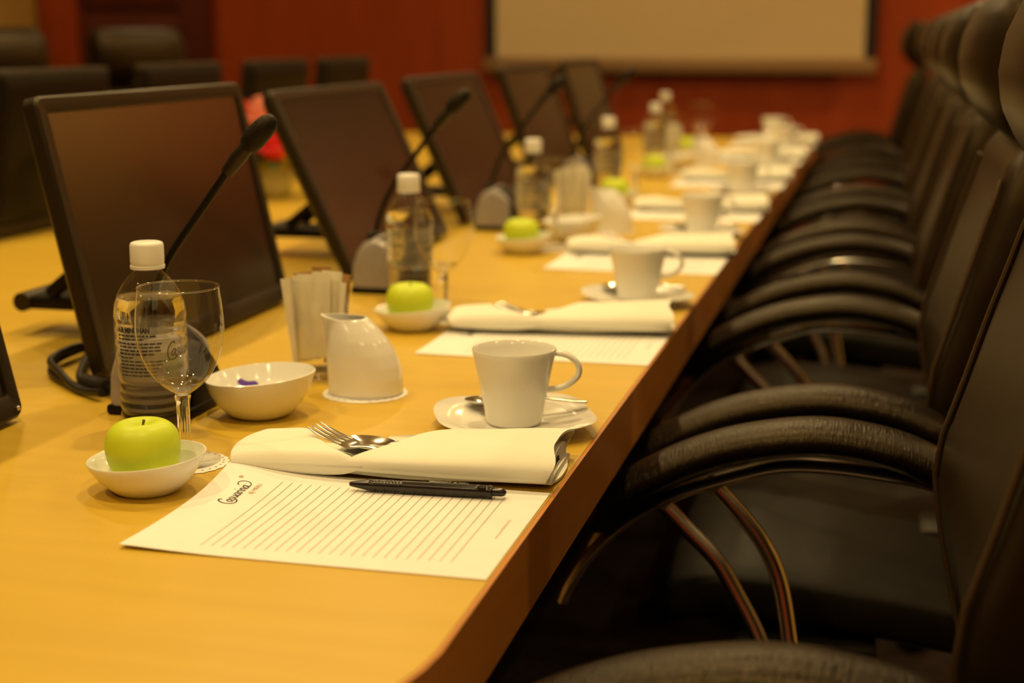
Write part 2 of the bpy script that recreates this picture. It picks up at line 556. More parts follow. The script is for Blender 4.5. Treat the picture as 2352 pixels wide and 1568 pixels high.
# ---------------------------------------------------------------- chairs (built facing -x)
def make_chair():
    t = thing('office_chair', 'black leather chair', 'chair', (0, 0, 0), 0, 'black leather chairs along the near side of the table')
    # seat cushion
    st = MB()
    top = [(-.285, .425), (-.265, .448), (-.22, .463), (-.15, .470), (-.05, .466), (.05, .455), (.13, .445)]
    rings = []
    N = 22
    for i in range(N + 1):
        x = -.290 + (.43) * i / N
        zt = interp(top, x)
        hw = .262
        th = .085
        if i == 0:
            zt -= .02; hw -= .02; th -= .045
        elif i == 1:
            zt -= .006; hw -= .006; th -= .012
        elif i == N:
            hw -= .015; zt -= .008; th -= .02
        ring = []
        for (y, z) in [(p[1], p[2]) for p in sring(0, 0, hw, th / 2, 0, 44, 5.0, 'x')]:
            dome = .014 * (1 - (y / .262) ** 2) if z > 0 else 0
            ring.append((x, y, zt - th / 2 + z + dome))
        rings.append(ring)
    st.loft(rings).build('seat_cushion', M['seatleather'], t, 60)
    # backrest
    xf = [(.42, .135), (.50, .106), (.55, .092), (.62, .076), (.66, .068), (.70, .063), (.74, .068), (.80, .086), (.88, .108), (.92, .120), (1.0, .142), (1.03, .152)]
    hwt = [(.42, .215), (.55, .250), (.70, .270), (.85, .262), (.95, .245), (1.0, .225), (1.03, .19)]
    bk = MB()
    rings = []
    N = 40
    for i in range(N + 1):
        z = .42 + (1.03 - .42) * i / N
        x0, h = interp(xf, z), interp(hwt, z)
        th = .080
        endf = min(1, i / 3 + .35, (N - i) / 4 + .3)
        th *= endf
        ring = []
        for (a, y) in [(p[0], p[1]) for p in sring(0, 0, th / 2, h, 0, 56, 4.5)]:
            dish = .014 * (1 - min(1, (abs(y) / (h * .86))) ** 3) if a < 0 else 0
            ring.append((x0 + .040 + a + dish, y, z))
        rings.append(ring)
    bk.loft(rings).build('backrest', M['leather'], t, 60)
    for s in (-1, 1):
        pts = [(interp(xf, z) + .0035, s * (interp(hwt, z) * .915), z) for z in [.47 + .5 * i / 24 for i in range(25)]]
        MB().tube(pts, .0035, 8).build('piping', M['piping'], t)
    # headrest
    hf = [(1.015, .150), (1.03, .128), (1.05, .110), (1.08, .095), (1.11, .091), (1.14, .095), (1.17, .108), (1.19, .126), (1.203, .155)]
    hd = MB()
    rings = []
    N = 26
    for i in range(N + 1):
        u = i / N
        z = 1.015 + (1.203 - 1.015) * (0.5 - 0.5 * math.cos(PI * u))
        x0 = interp(hf, z)
        x1 = .215 - .045 * abs((z - 1.11) / .095) ** 3
        x1 = max(x1, x0 + .008)
        h = .205 - .03 * abs((z - 1.11) / .095) ** 4
        rings.append([(p[0], p[1], z) for p in sring((x0 + x1) / 2, 0, (x1 - x0) / 2, h, 0, 48, 3.2)])
    hd.loft(rings).build('headrest', M['leather'], t, 60)
    # arms
    padtop = [(-.300, .612), (-.294, .627), (-.277, .651), (-.236, .680), (-.190, .704), (-.143, .721), (-.086, .733), (-.041, .736), (.003, .731), (.037, .723), (.066, .711), (.085, .700)]
    bar = [(-.338, .505), (-.330, .524), (-.308, .560), (-.279, .593), (-.245, .621), (-.200, .646), (-.153, .664), (-.107, .679), (-.073, .684), (-.028, .684), (.017, .680), (.052, .676), (.085, .668)]
    s1 = [(-.226, .628), (-.197, .599), (-.162, .565), (-.138, .529), (-.110, .480), (-.097, .435), (-.090, .385)]
    s2 = [(-.168, .654), (-.141, .626), (-.111, .589), (-.091, .546), (-.077, .482), (-.070, .435), (-.066, .385)]
    for s in (-1, 1):
        Y = .324 * s
        path = catmull([(x, Y, z - .0255) for x, z in padtop], 5)
        n = len(path)
        rad = [min(1.0, .45 + i * .16, .8 + (n - 1 - i) * .05) for i in range(n)]
        arm = MB().tube(path, rad, 24, True, (.040, .0205)).build('armrest', M['armleather'], t, 60)
        path = catmull([(x, Y, z - .007) for x, z in bar], 5)
        MB().tube(path, 1.0, 14, True, (.022, .007)).build('arm_frame', M['chrome'], arm, 60)
        for sp in ((s1, s2) if s > 0 else ()):
            path = catmull([(x, Y - s * 1.1 * max(0, .60 - z) ** 2, z - .006) for x, z in sp], 6)
            mb = MB().tube(path, .0095, 12)
            mb.sphere((sp[0][0], Y, sp[0][1] - .006), .0115)
            mb.build('arm_strut', M['chrome'], arm, 60)
    # mechanism and star base
    MB().box((-.16, -.275, .350), (.02, .275, .378), .008).build('seat_plate', M['blackplastic'], t)
    MB().box((.07, -.05, .36), (.175, .05, .47), .012).build('back_bracket', M['blackplastic'], t)
    MB().lathe([(.026, .10), (.026, .22), (.036, .222), (.036, .352)], 24, (-.06, 0, 0)).build('gas_column', M['blackplastic'], t)
    sb = MB().lathe([(.04, .085), (.045, .12), (.035, .135)], 20, (-.06, 0, 0))
    for q in range(5):
        a = 2 * PI * q / 5 + .3
        pts = [(-.06 + math.cos(a) * r, math.sin(a) * r, z) for r, z in ((.02, .115), (.15, .105), (.27, .082))]
        sb.tube(pts, [.024, .02, .014], 10)
    sbo = sb.build('star_base', M['chrome'], t)
    for q in range(5):
        a = 2 * PI * q / 5 + .3
        cx, cy = -.06 + math.cos(a) * .27, math.sin(a) * .27
        MB().tube([(cx - .022 * math.sin(a), cy + .022 * math.cos(a), .031), (cx + .022 * math.sin(a), cy - .022 * math.cos(a), .031)], .030, 16).build('caster', M['blackplastic'], sbo)
    return t

chair = make_chair()
near_chairs = [(0.0, 1.30, 0, 'black leather office chair nearest the front, its creased armrest beside the lined paper'),
               (0.0, 2.115, 0, 'black leather office chair second from the front along the right side of the table'),
               (0.0, 2.957, 0, 'black leather office chair third from the front along the right side of the table'),
               (0.0, 3.745, 0, 'black leather office chair fourth from the front along the right side of the table'),
               (0.0, 4.60, 0, 'black leather office chair fifth from the front along the right side of the table'),
               (0.0, 5.60, 0, 'black leather office chair sixth from the front along the right side of the table'),
               (-.05, 6.62, 0, 'black leather office chair farthest away, beyond the table end by the red wall')]
for i, (x, y, rz, lb) in enumerate(near_chairs):
    c = place(chair, i == 0, (x, y, 0), lb, rz)
    if i > 1:
        c.scale = (1, .82, 1)
far_chairs = [(-2.36, 3.84, 'black leather chair across the table before the tan wall, at the left picture edge'),
              (-2.36, 4.74, 'black leather chair across the table in front of the dark door')]
for x, y, lb in far_chairs:
    c = place(chair, False, (x, y, 0), lb, PI - .32)
    c.scale = (1, 1, .968)
    c['group'] = 'black leather chairs on the far side of the table'

# ---------------------------------------------------------------- monitors (screen faces +x, local y along the table)
def make_monitor(tilt, Wd=.568, Ht=.334, reach=.255):
    t = thing('monitor', 'black flat monitor', 'monitor', (0, 0, TABLE_Z), 0, 'black monitors along the middle of the table')
    bz = .020
    mt = Matrix(((0, 0, 1, 0), (1, 0, 0, 0), (0, 1, 0, 0), (0, 0, 0, 1)))   # (a along y, b up, c normal) -> local
    rot = Matrix.Translation((0, 0, .0025 + .018 * math.sin(tilt))) @ Matrix.Rotation(-tilt, 4, 'Y') @ mt
    def rr(a0, b0, a1, b1, r, c, n=6):
        pts = []
        for (cx, cy, s0) in ((a1 - r, b1 - r, 0), (a0 + r, b1 - r, 90), (a0 + r, b0 + r, 180), (a1 - r, b0 + r, 270)):
            for i in range(n + 1):
                an = math.radians(s0 + 90 * i / n)
                pts.append((cx + r * math.cos(an), cy + r * math.sin(an), c))
        return pts
    fr = MB()
    out = lambda ins, c: rr(ins, ins, Wd - ins, Ht - ins, .012 - ins * .5, c)
    inn = lambda ins, c: rr(bz + ins, bz + .006 + ins, Wd - bz - ins, Ht - bz - ins, .003, c)
    fr.loft([inn(.001, -.007), inn(0, -.001), inn(-.002, .0), out(.003, .0), out(.0, -.004), out(.0, -.018), out(.006, -.022), inn(.001, -.022)], (False, False))
    fr.xf(rot).build('bezel', M['bezel'], t, 35)
    MB().box((bz, bz + .006, -.012), (Wd - bz, Ht - bz, -.004)).xf(rot).build('screen', M['screen'], t)
    MB().loft([rr(.004, .028, Wd - .004, Ht - .004, .012, -.0205), rr(.010, .036, Wd - .010, Ht - .010, .014, -.026), rr(.03, .06, Wd - .03, Ht - .04, .02, -.031)]).xf(rot).build('back_shell', M['blackplastic'], t, 35)
    MB().sphere((Wd - .012, .010, .001), .0028, 10, 8).xf(rot).build('power_light', M['steel'], t)
    # folding rear stand
    sy = Wd / 2
    ft = MB().box((-reach, sy - .045, .036), (-.090, sy + .045, .054), .005).build('stand', M['blackplastic'], t)
    for yy in (sy - .036, sy + .036):
        MB().tube([(-.06 - (reach - .06) * .80, yy, .058), (-.06 - (reach - .06) * .45, yy, .112), (-.115 if reach > .2 else -.085, yy, .140)], .010, 8).build('stand_brace', M['blackplastic'], ft)
    MB().tube([(-reach, sy - .047, .046), (-reach, sy + .047, .046)], .013, 16).build('stand_hinge', M['bezel'], ft)
    return t

near_mon = [(-.871, .809, 12.5, 'black monitor at the left picture edge, only its lower right corner showing'),
            (-.872, 1.552, 12.4, 'large black monitor behind the sharp water bottle, nearest fully visible screen'),
            (-.842, 2.325, 25.0, 'black monitor second in the row, behind the red roses'),
            (-.856, 3.085, 24.0, 'black monitor third in the row, beyond the second microphone head'),
            (-.866, 3.85, 19.5, 'black monitor fourth in the row, behind the third microphone'),
            (-.876, 4.60, 17.0, 'black monitor farthest in the near row, beneath the projection screen')]
for x, y, tl, lb in near_mon:
    place(make_monitor(math.radians(tl)), True, (x, y, TABLE_Z), lb)
mon2 = make_monitor(math.radians(7), .44, .334, .13)
mon2['group'] = 'black monitors facing the far side of the table'
for i, (y, lb) in enumerate([(2.60, 'back of a black monitor across the table, at the left picture edge'),
                             (3.185, 'back of a black monitor across the table, in front of the dark door'),
                             (3.79, 'back of a black monitor across the table, above the red roses'),
                             (4.335, 'back of a black monitor across the table, farthest of its row')]):
    place(mon2, i == 0, (-1.72, y + .44, TABLE_Z), lb, PI)

# ---------------------------------------------------------------- delegate microphones
def make_mic():
    t = thing('microphone', 'gooseneck microphone', 'microphone', (0, 0, TABLE_Z), 0, 'gooseneck conference microphones')
    prof = [(-.062, 0), (-.060, .030), (-.052, .055), (-.042, .068), (-.026, .075), (-.010, .070), (.008, .054), (.022, .034), (.030, .012), (.031, 0)]
    n = len(prof)
    ys = [-.040, -.036, .036, .040]
    body = MB()
    body.loft([[(x * (.96 if abs(y) > .038 else 1), y, .010 + max(0, z * (.96 if abs(y) > .038 else 1))) for x, z in prof] for y in ys])
    body.build('control_panel', M['blackplastic'], t, 30)
    side = MB()
    for s in (-1, 1):
        pr = [(q.x, max(0, q.y)) for q in catmull([(x * 1.03, z * 1.02, 0) for x, z in prof if x < .015] + [(.012, .030, 0), (.014, 0, 0)], 4)]
        side.loft([[(x, s * .0405, .010 + z) for x, z in pr], [(x, s * .046, .010 + z * .985) for x, z in pr], [((x + .02) * .93 - .02, s * .0505, .010 + z * .93) for x, z in pr], [((x + .02) * .80 - .02, s * .0530, .010 + z * .80) for x, z in pr]])
    lip = [(x * 1.05 - .002, z * 1.03 + .001) for x, z in prof[:5]]
    side.loft([[(x, -.041, .010 + z) for x, z in lip + [(a + .004, b - .002) for a, b in reversed(lip)]], [(x, .041, .010 + z) for x, z in lip + [(a + .004, b - .002) for a, b in reversed(lip)]]])
    side.build('side_cover', M['silver'], t, 30)
    MB().box((-.066, -.055, 0), (.034, .055, .0115), .004).build('base_plate', M['blackplastic'], t)
    MB().lathe([(.012, .066), (.012, .090), (.007, .094)], 16, (-.042, 0, 0)).build('socket', M['blackplastic'], t)
    goose = catmull([(-.042, 0, .086), (-.031, 0, .122), (-.012, 0, .163), (.030, 0, .219), (.066, 0, .266)], 8)
    gn = MB().tube(goose, .0042, 10).build('gooseneck', M['blackplastic'], t)
    MB().tube([(.060, 0, .258), (.073, 0, .273), (.088, 0, .289)], [.007, .0085, .0075], 14).build('collar', M['bezel'], gn)
    d = Vector((.70, 0, .71)).normalized()
    p0 = Vector((.084, 0, .285))
    L = [(0, .008), (.004, .0110), (.014, .0125), (.028, .0120), (.038, .0102), (.044, .006), (.046, .001)]
    MB().tube([tuple(p0 + d * a) for a, r in L], [r for a, r in L], 18).build('windscreen', M['foam'], gn, 60)
    return t
mic = make_mic()
mics = []
for i, (x, y, lb) in enumerate([(-.735, 1.474, 'gooseneck microphone behind the nearest water bottle, its black head before the red roses'),
                                (-.745, 2.27, 'gooseneck microphone with silver base left of the second water bottle'),
                                (-.763, 3.075, 'gooseneck microphone with silver base left of the third water bottle'),
                                (-.758, 3.915, 'gooseneck microphone farthest along the row, before the fourth monitor')]):
    mics.append(place(mic, i == 0, (x, y, TABLE_Z), lb))
cab = MB()
cab.tube(catmull([(-.055, .03, .008), (-.105, .055, .008), (-.140, .100, .007), (-.185, .20, .010), (-.205, .225, .010), (-.205, .16, .008), (-.180, .105, .006), (-.135, .062, .006), (-.090, .040, .006), (-.062, .035, .010)], 8), .0045, 8)
cab.tube(catmull([(-.062, .01, .010), (-.105, .035, .006), (-.150, .075, .014), (-.195, .13, .016), (-.200, .20, .018), (-.165, .22, .016), (-.135, .14, .016)], 8), .0045, 8)
cab.tube([(-.068, .034, .010), (-.108, .056, .010)], .0095, 10)
cab.map(lambda p: (p[0] - .038 - (.0 if p[0] > -.07 else .0), p[1] - .012, p[2]))
cab.build('cable', M['cable'], mics[0], 60)

# ---------------------------------------------------------------- place settings
ORD = ['nearest', 'second', 'third', 'fourth', 'fifth', 'sixth', 'seventh']
LIFT = 1.0
def paper_h(u, v):
    # u 0..0.302 across (x), v 0..0.224 (y)
    dd = math.hypot(u, .224 - v)
    h = .0135 * math.exp(-(dd / .052) ** 1.5)
    h += .003 * math.exp(-(math.hypot(u, v) / .05) ** 1.5)
    return h * LIFT
def make_paper():
    t = thing('notepaper', 'sheet', 'paper', (0, 0, TABLE_Z), 0, 'lined sheets of writing paper')
    top = MB()
    nu, nv = 60, 46
    top.grid(lambda a, b: (a * .302, b * .224, .0010 + paper_h(a * .302, b * .224)), nu, nv)
    top.grid(lambda a, b: (a * .302, b * .224, .0004 + paper_h(a * .302, b * .224)), nu, nv)
    q = (nu + 1) * (nv + 1)
    per = [i * (nv + 1) for i in range(nu + 1)] + [nu * (nv + 1) + j for j in range(1, nv + 1)] + [i * (nv + 1) + nv for i in range(nu - 1, -1, -1)] + [j for j in range(nv - 1, 0, -1)]
    for a, b in zip(per, per[1:] + per[:1]):
        top.f.append((a, b, b + q, a + q))
    top.build('sheet', M['paper'], t)
    on = lambda p, off=.0013: (p[0], p[1], off + paper_h(p[0], p[1]))
    ru = MB()
    for i in range(24):
        x = .0615 + i * (.2045 / 23)
        n = 14
        v0, v1 = .018 + i * .0005, .190 + i * .0005
        ru.add([on((x + s * .00023, v0 + (v1 - v0) * k / n)) for k in range(n + 1) for s in (-1, 1)], [(2 * k, 2 * k + 1, 2 * k + 3, 2 * k + 2) for k in range(n)])
    ru.build('ruled_lines', M['rule'], t, fix=False)
    # hotel wordmark: runs along +y, letters' tops towards -x
    lg = MB()
    script_logo(lg, .0063)
    lg.map(lambda p: on((.0385 - p[1], .124 + p[0])))
    lg.build('wordmark', M['ink'], t, fix=False)
    sub = MB()
    vs, fs = text_geo('@ MERU', .0065)
    sub.add(vs, fs).map(lambda p: on((.0475 - p[1], .152 + p[0])))
    sub.lathe([(.0004, 0), (.0022, 0)], 12).map(lambda p: p)
    b = len(sub.v) - 24
    for i in range(b, len(sub.v)):
        sub.v[i] = on((.0225 + sub.v[i][0], .186 + sub.v[i][1]))
    sub.build('small_print', M['faintink'], t, fix=False)
    vs, fs = text_geo('www.casuarinahotel.com.my', .0042)
    MB().add(vs, fs).map(lambda p: on((.2865 - p[1], .092 + p[0]))).build('web_address', M['faintink'], t, fix=False)
    return t
paper = make_paper()
PAP = [(-.5765, 1.031), (-.5735, 1.800), (-.571, 2.540), (-.566, 3.300), (-.563, 4.050), (-.562, 4.830), (-.560, 5.560)]
plab = ['sharp sheet of lined white paper with a script wordmark, closest to the front',
        'blurred sheet of white paper under a pen, behind the nearest cup',
        'blurred sheet of white paper around the second cup', 'blurred sheet of white paper around the third cup',
        'blurred sheet of white paper around the fourth cup', 'blurred sheet of white paper around the fifth cup',
        'blurred sheet of white paper nearest the red end wall']
for i, (x, y) in enumerate(PAP):
    if i == 1:
        LIFT = 0.12
        paper_flat = make_paper()
    place(paper if i == 0 else paper_flat, i < 2, (x, y, TABLE_Z), plab[i])

# pens (along +x, origin at the tip)
def make_pen():
    t = thing('ballpoint_pen', 'pen', 'pen', (0, 0, 0), 0, 'black ballpoint pens')
    def hexring(x, r, tri=0.0, n=24):
        return [(x, r * math.cos(2 * PI * j / n) * (1 + tri * math.cos(3 * (2 * PI * j / n))), r * math.sin(2 * PI * j / n) * (1 + tri * math.cos(3 * (2 * PI * j / n)))) for j in range(n)]
    st = [(0, .0018), (.002, .0024), (.018, .0052)]
    rings = [hexring(x, r) for x, r in st]
    for q in range(9):
        x = .021 + q * .003
        rings += [hexring(x, .0056), hexring(x + .0012, .0051), hexring(x + .0024, .0056)]
    rings += [hexring(.050, .0057, .04), hexring(.116, .0057, .04)]
    for q in range(4):
        x = .1175 + q * .0024
        rings += [hexring(x, .0058), hexring(x + .0012, .0052)]
    rings += [hexring(.1275, .0058), hexring(.130, .0056), hexring(.1305, .0045)]
    MB().loft(rings).build('barrel', M['pen'], t, 50)
    MB().lathe([(.0038, 0), (.0038, .009), (.003, .0115), (.0012, .0127), (1e-5, .013)], 18).xf(Matrix.Rotation(PI / 2, 4, 'Y')).xf(Matrix.Translation((.1298, 0, 0))).build('push_button', M['pen'], t)
    lg = MB()
    ln = script_logo(lg, .0014)
    vs, fs = text_geo('@ MERU', .0022)
    lg.add([(x + .0135, y, z) for x, y, z in vs], fs)
    lg.map(lambda p: (.073 + p[0] * 1.6, .0006 + p[1], .0061))
    lg.build('lettering', M['whiteink'], t, fix=False)
    return t
pen = make_pen()
for i, (x, y, rz, lb) in enumerate([(-.4505, 1.2195, .055, 'black ballpoint pen on the sharp lined paper in front of the napkin'),
                                    (-.4450, 1.990, .15, 'black ballpoint pen in front of the second folded napkin'),
                                    (-.40, 2.738, .06, 'dark pen behind the second cup on the third sheet'),
                                    (-.40, 3.495, .06, 'dark pen behind the third cup on the fourth sheet')]):
    place(pen, i == 0, (x, y, TABLE_Z + .0072), lb, rz)

# napkins: a flat folded base, a left fold and a sleeve on the right that opens at its right end
def make_napkin():
    t = thing('napkin', 'napkin', 'napkin', (0, 0, TABLE_Z), 0, 'folded white napkins')
    # local frame: x 0..0.315 along the table width, y 0..0.11, z up
    base = MB()
    rings = []
    for i in range(31):
        u = i / 30
        x = .012 + u * .300
        y0 = .006 + .003 * math.sin(u * 9) + .006 * (1 - u)
        y1 = .092 + .010 * u
        r = sring((y0 + y1) / 2, 0, (y1 - y0) / 2, .0035, x, 28, 3.5, 'x')
        rings.append([(p[0], p[1], p[2] + .0055 + .0012 * math.sin(7 * u + p[1] * 30)) for p in r])
    base.loft(rings)
    # left fold
    rings = []
    n = 34
    for i in range(n + 1):
        u = i / n
        y = -.003 + u * .090
        xl = .000 + .012 * (2 * u - 1) ** 2
        xr = .140 - .085 * u ** .75
        e = min(1, (u / .10) ** .5 + .15) * min(1, ((1 - u) / .12) ** .5 + .15)
        r = sring((xl + xr) / 2, 0, (xr - xl) / 2, 1.0, y, 48, 4.0, 'y')
        ring = []
        for p in r:
            f = min(1, max(0, p[0] / .13))
            hz = (.0088 + .0035 * math.sin(f * PI * .5)) * e
            zc = .0135 + .002 * f + .0012 * math.sin(p[0] * 60 + p[1] * 40) * u
            ring.append((p[0], p[1], zc + p[2] * hz))
        rings.append(ring)
    base.loft(rings)
    # right sleeve: flattened tube with a diagonal mouth on the left
    nt, ns = 72, 36
    def sleeve(ins):
        rr = []
        for i in range(ns + 1):
            u = i / ns
            ring = []
            for j in range(nt):
                a = 2 * PI * j / nt
                ca, sa = math.cos(a), math.sin(a)
                y = .0535 + (.0565 - ins) * math.copysign(abs(ca) ** .75, ca) * (1 if ca < 0 else (.86 + .14 * u))
                up = sa > 0
                fr = min(1, max(0, (y + .003) / .113))
                xu = .122 + .100 * fr ** .85
                xd = .115 + .02 * fr
                k = min(1, max(0, (sa + .35) / .7))
                xl = xd + (xu - xd) * k
                xr = .3120 + .004 * math.sin(3 * a)
                x = xl + (xr - xl) * u
                puff = .0125 + .0045 * math.exp(-((u - .8) / .5) ** 2)
                z = .0165 + (puff - ins) * math.copysign(abs(sa) ** .8, sa) + .0018 * math.sin(y * 55 + x * 25) * (1 - abs(ca)) + .003 * fr
                if not up:
                    z = max(z, .0022 + ins)
                ring.append((x, y, z))
            rr.append(ring)
        return rr
    A, B = sleeve(0), sleeve(.0020)
    base.loft(A + list(reversed(B)) + [A[0]], (False, False))
    # inner rolled layers seen at the open right end
    for (y0, zc, w_) in ((.036, .0125, .026), (.062, .0175, .032)):
        rings = []
        for i in range(13):
            u = i / 12
            x = .22 + u * .089
            r = sring(y0, zc, w_ * (1 - .05 * math.sin(6 * u)), .0062, x, 24, 2.4, 'x')
            rings.append([(p[0], p[1], p[2] + .0012 * math.sin(p[1] * 140)) for p in r])
        base.loft(rings)
    base.build('cloth', M['cloth'], t, 70)
    return t
nap = make_napkin()
nap.scale = (1, 1.10, 1)
NAPS = [(-.587, 1.243, .045), (-.577, 1.935, .12), (-.572, 2.715, .06), (-.566, 3.440, .06), (-.560, 4.22, .05), (-.560, 4.98, .05), (-.56, 5.80, .03)]
nlab = ['folded white napkin holding fork and spoon, sharp, behind the lined paper',
        'folded white napkin with a pen before it, just behind the nearest cup',
        'blurred white napkin just behind the second cup', 'blurred white napkin just behind the third cup',
        'blurred white napkin just behind the fourth cup', 'blurred white napkin just behind the fifth cup',
        'blurred white napkin at the far end of the table']
for i, (x, y, rz) in enumerate(NAPS):
    place(nap, i == 0, (x, y, TABLE_Z + (.0035 if 0 < i < 6 else 0)), nlab[i], rz)

# fork and spoon, built along +x with the head at the origin end
def flat_loft(prof, n=16):
    """prof: (x, half width y, half thickness z, centre z, centre y)"""
    rings = []
    for x, hy, hz, zc, yc in prof:
        rings.append([(p[0] * 0 + x, p[1] + yc, p[2] + zc) for p in sring(0, 0, hy, hz, 0, n, 2.6, 'x')])
    return MB().loft(rings)
def make_fork():
    t = thing('fork', 'fork', 'fork', (0, 0, 0), 0, 'steel forks in napkins')
    mb = MB()
    for k in range(4):
        y = -.0096 + k * .0064
        pr = []
        for i in range(9):
            u = i / 8
            pr.append((u * .052, .0010 + .0010 * min(1, u * 3), .0010, .006 * (1 - u) ** 2, y * (1 - .05 * u)))
        rings = [[(x, p[1] + yc, p[2] + zc) for p in sring(0, 0, hy, hz, 0, 10, 2.6, 'x')] for x, hy, hz, zc, yc in pr]
        mb.loft(rings)
    tail = [(.050, .0118, .0011, .0000), (.058, .0120, .0012, -.001), (.066, .0095, .0013, -.0010), (.074, .005, .0015, .0005), (.09, .0032, .0017, .002), (.13, .0034, .0016, .001), (.165, .0055, .0014, -.002), (.178, .0055, .0012, -.002), (.184, .003, .0010, -.002)]
    mb2 = flat_loft([(x, a, b, z, 0) for x, a, b, z in tail])
    mb.add(mb2.v, mb2.f)
    mb.build('steel_body', M['steel'], t, 60)
    return t
fork = make_fork()
fork.scale = (.80, .95, 1)
def spoon_geo(L, bw, bl):
    mb = MB()
    # bowl: shallow dish with thickness
    n, m_ = 28, 8
    def bowl(off):
        rr = []
        for k in range(m_ + 1):
            f = k / m_
            rr.append([(bl / 2 + math.cos(2 * PI * j / n) * bl / 2 * f, math.sin(2 * PI * j / n) * bw / 2 * f * (1 - .12 * math.cos(2 * PI * j / n)), -.0075 * (1 - f * f) + off) for j in range(n)])
        rr[0] = [(p[0] + 1e-5 * math.cos(j), p[1] + 1e-5 * math.sin(j), p[2]) for j, p in enumerate(rr[0])]
        return rr
    mb.loft(bowl(.0007) + list(reversed(bowl(-.0007))), (True, True))
    hd = [(bl - .004, .0035, .0012, 0), (bl + .012, .0026, .0016, .003), (bl + .04, .0024, .0015, .004), (L - .035, .003, .0013, .002), (L - .01, .0048, .0012, 0), (L - .002, .0040, .0011, 0), (L, .0022, .0009, 0)]
    h = flat_loft([(x, a, b, z, 0) for x, a, b, z in hd])
    mb.add(h.v, h.f)
    return mb
spoon = thing('spoon', 'spoon', 'spoon', (0, 0, 0), 0, 'steel spoons in napkins')
spoon_geo(.185, .036, .056).build('steel_body', M['steel'], spoon, 60)
for i, (x, y, rz) in enumerate(NAPS[:3]):
    m0 = Matrix.Translation((x, y, TABLE_Z)) @ Matrix.Rotation(rz, 4, 'Z')
    p = m0 @ Vector((.070, .068, .0275))
    f = place(fork, i == 0, p, ['steel fork with its tines showing from the sharp napkin', 'blurred steel fork in the napkin behind the nearest cup', 'blurred steel fork in the napkin behind the second cup'][i])
    f.rotation_euler = (0.06, math.radians(6.0), rz - .42)
    p = m0 @ Vector((.092, .080, .0175))
    s = place(spoon, i == 0, p, ['steel spoon lying behind the fork in the sharp napkin', 'blurred steel spoon in the napkin behind the nearest cup', 'blurred steel spoon in the napkin behind the second cup'][i])
    s.rotation_euler = (0, math.radians(1.0), rz - .06)

# cups, saucers, teaspoons
def make_cup():
    t = thing('coffee_cup', 'cup', 'cup', (0, 0, 0), 0, 'white coffee cups')
    prof = [(1e-5, .003), (.022, .003), (.023, 0), (.027, .0005), (.0292, .004), (.0305, .012), (.0365, .044), (.0425, .073), (.0436, .0785), (.0430, .0795), (.0418, .0785), (.0405, .072), (.0345, .044), (.0285, .014), (.024, .007), (1e-5, .006)]
    MB().lathe(prof, 64).build('body', M['china'], t, 60)
    path = catmull([(.0395, 0, .0745), (.050, 0, .0735), (.060, 0, .0690), (.0665, 0, .0605), (.066, 0, .0510), (.058, 0, .0425), (.047, 0, .0375), (.034, 0, .0355)], 6)
    MB().tube(path, [1.0] * len(path), 14, True, (.0055, .0032)).build('handle', M['china'], t, 60)
    return t
def make_saucer():
    t = thing('saucer', 'saucer', 'saucer', (0, 0, TABLE_Z), 0, 'white square saucers')
    def sq(p, a, r, z):
        k = (abs(math.cos(a)) ** 3.2 + abs(math.sin(a)) ** 3.2) ** (-1 / 3.2)
        f = max(0, (r - .035) / .045)
        kk = 1 + (k - 1) * min(1, f)
        return (p[0] * kk, p[1] * kk, p[2] + .004 * min(1, f) * (k - 1) / .12 * .5)
    MB().lathe([(1e-5, .002), (.030, .002), (.032, 0), (.036, 0), (.038, .003), (.060, .008), (.080, .0135), (.0818, .0148), (.0805, .0158), (.060, .0105), (.038, .0062), (.030, .0052), (1e-5, .0052)], 72, fn=sq).build('plate', M['china'], t, 60)
    return t
cup, sau = make_cup(), make_saucer()
tsp = thing('teaspoon', 'teaspoon', 'teaspoon', (0, 0, 0), 0, 'steel teaspoons on the saucers')
spoon_geo(.132, .027, .040).build('steel_body', M['steel'], tsp, 60)
CUPS = [(-.361, 1.472), (-.356, 2.240), (-.354, 3.045), (-.350, 3.87), (-.350, 4.67), (-.345, 5.44), (-.43, 6.02)]
where = ['nearest the front', 'second from the front, behind the sharp cup', 'third from the front', 'fourth from the front', 'fifth from the front', 'sixth from the front', 'farthest, before the red end wall']
for i, (x, y) in enumerate(CUPS):
    place(sau, i == 0, (x, y, TABLE_Z), 'white squarish saucer under the cup ' + where[i], math.radians(24))
    place(cup, i == 0, (x, y, TABLE_Z + .0056), 'white coffee cup ' + where[i], math.radians(12))
    s = place(tsp, i == 0, (x - .062, y + .031, TABLE_Z + .0200), 'steel teaspoon on the saucer under the cup ' + where[i])
    s.rotation_euler = (0, math.radians(-1.0), math.radians(4))

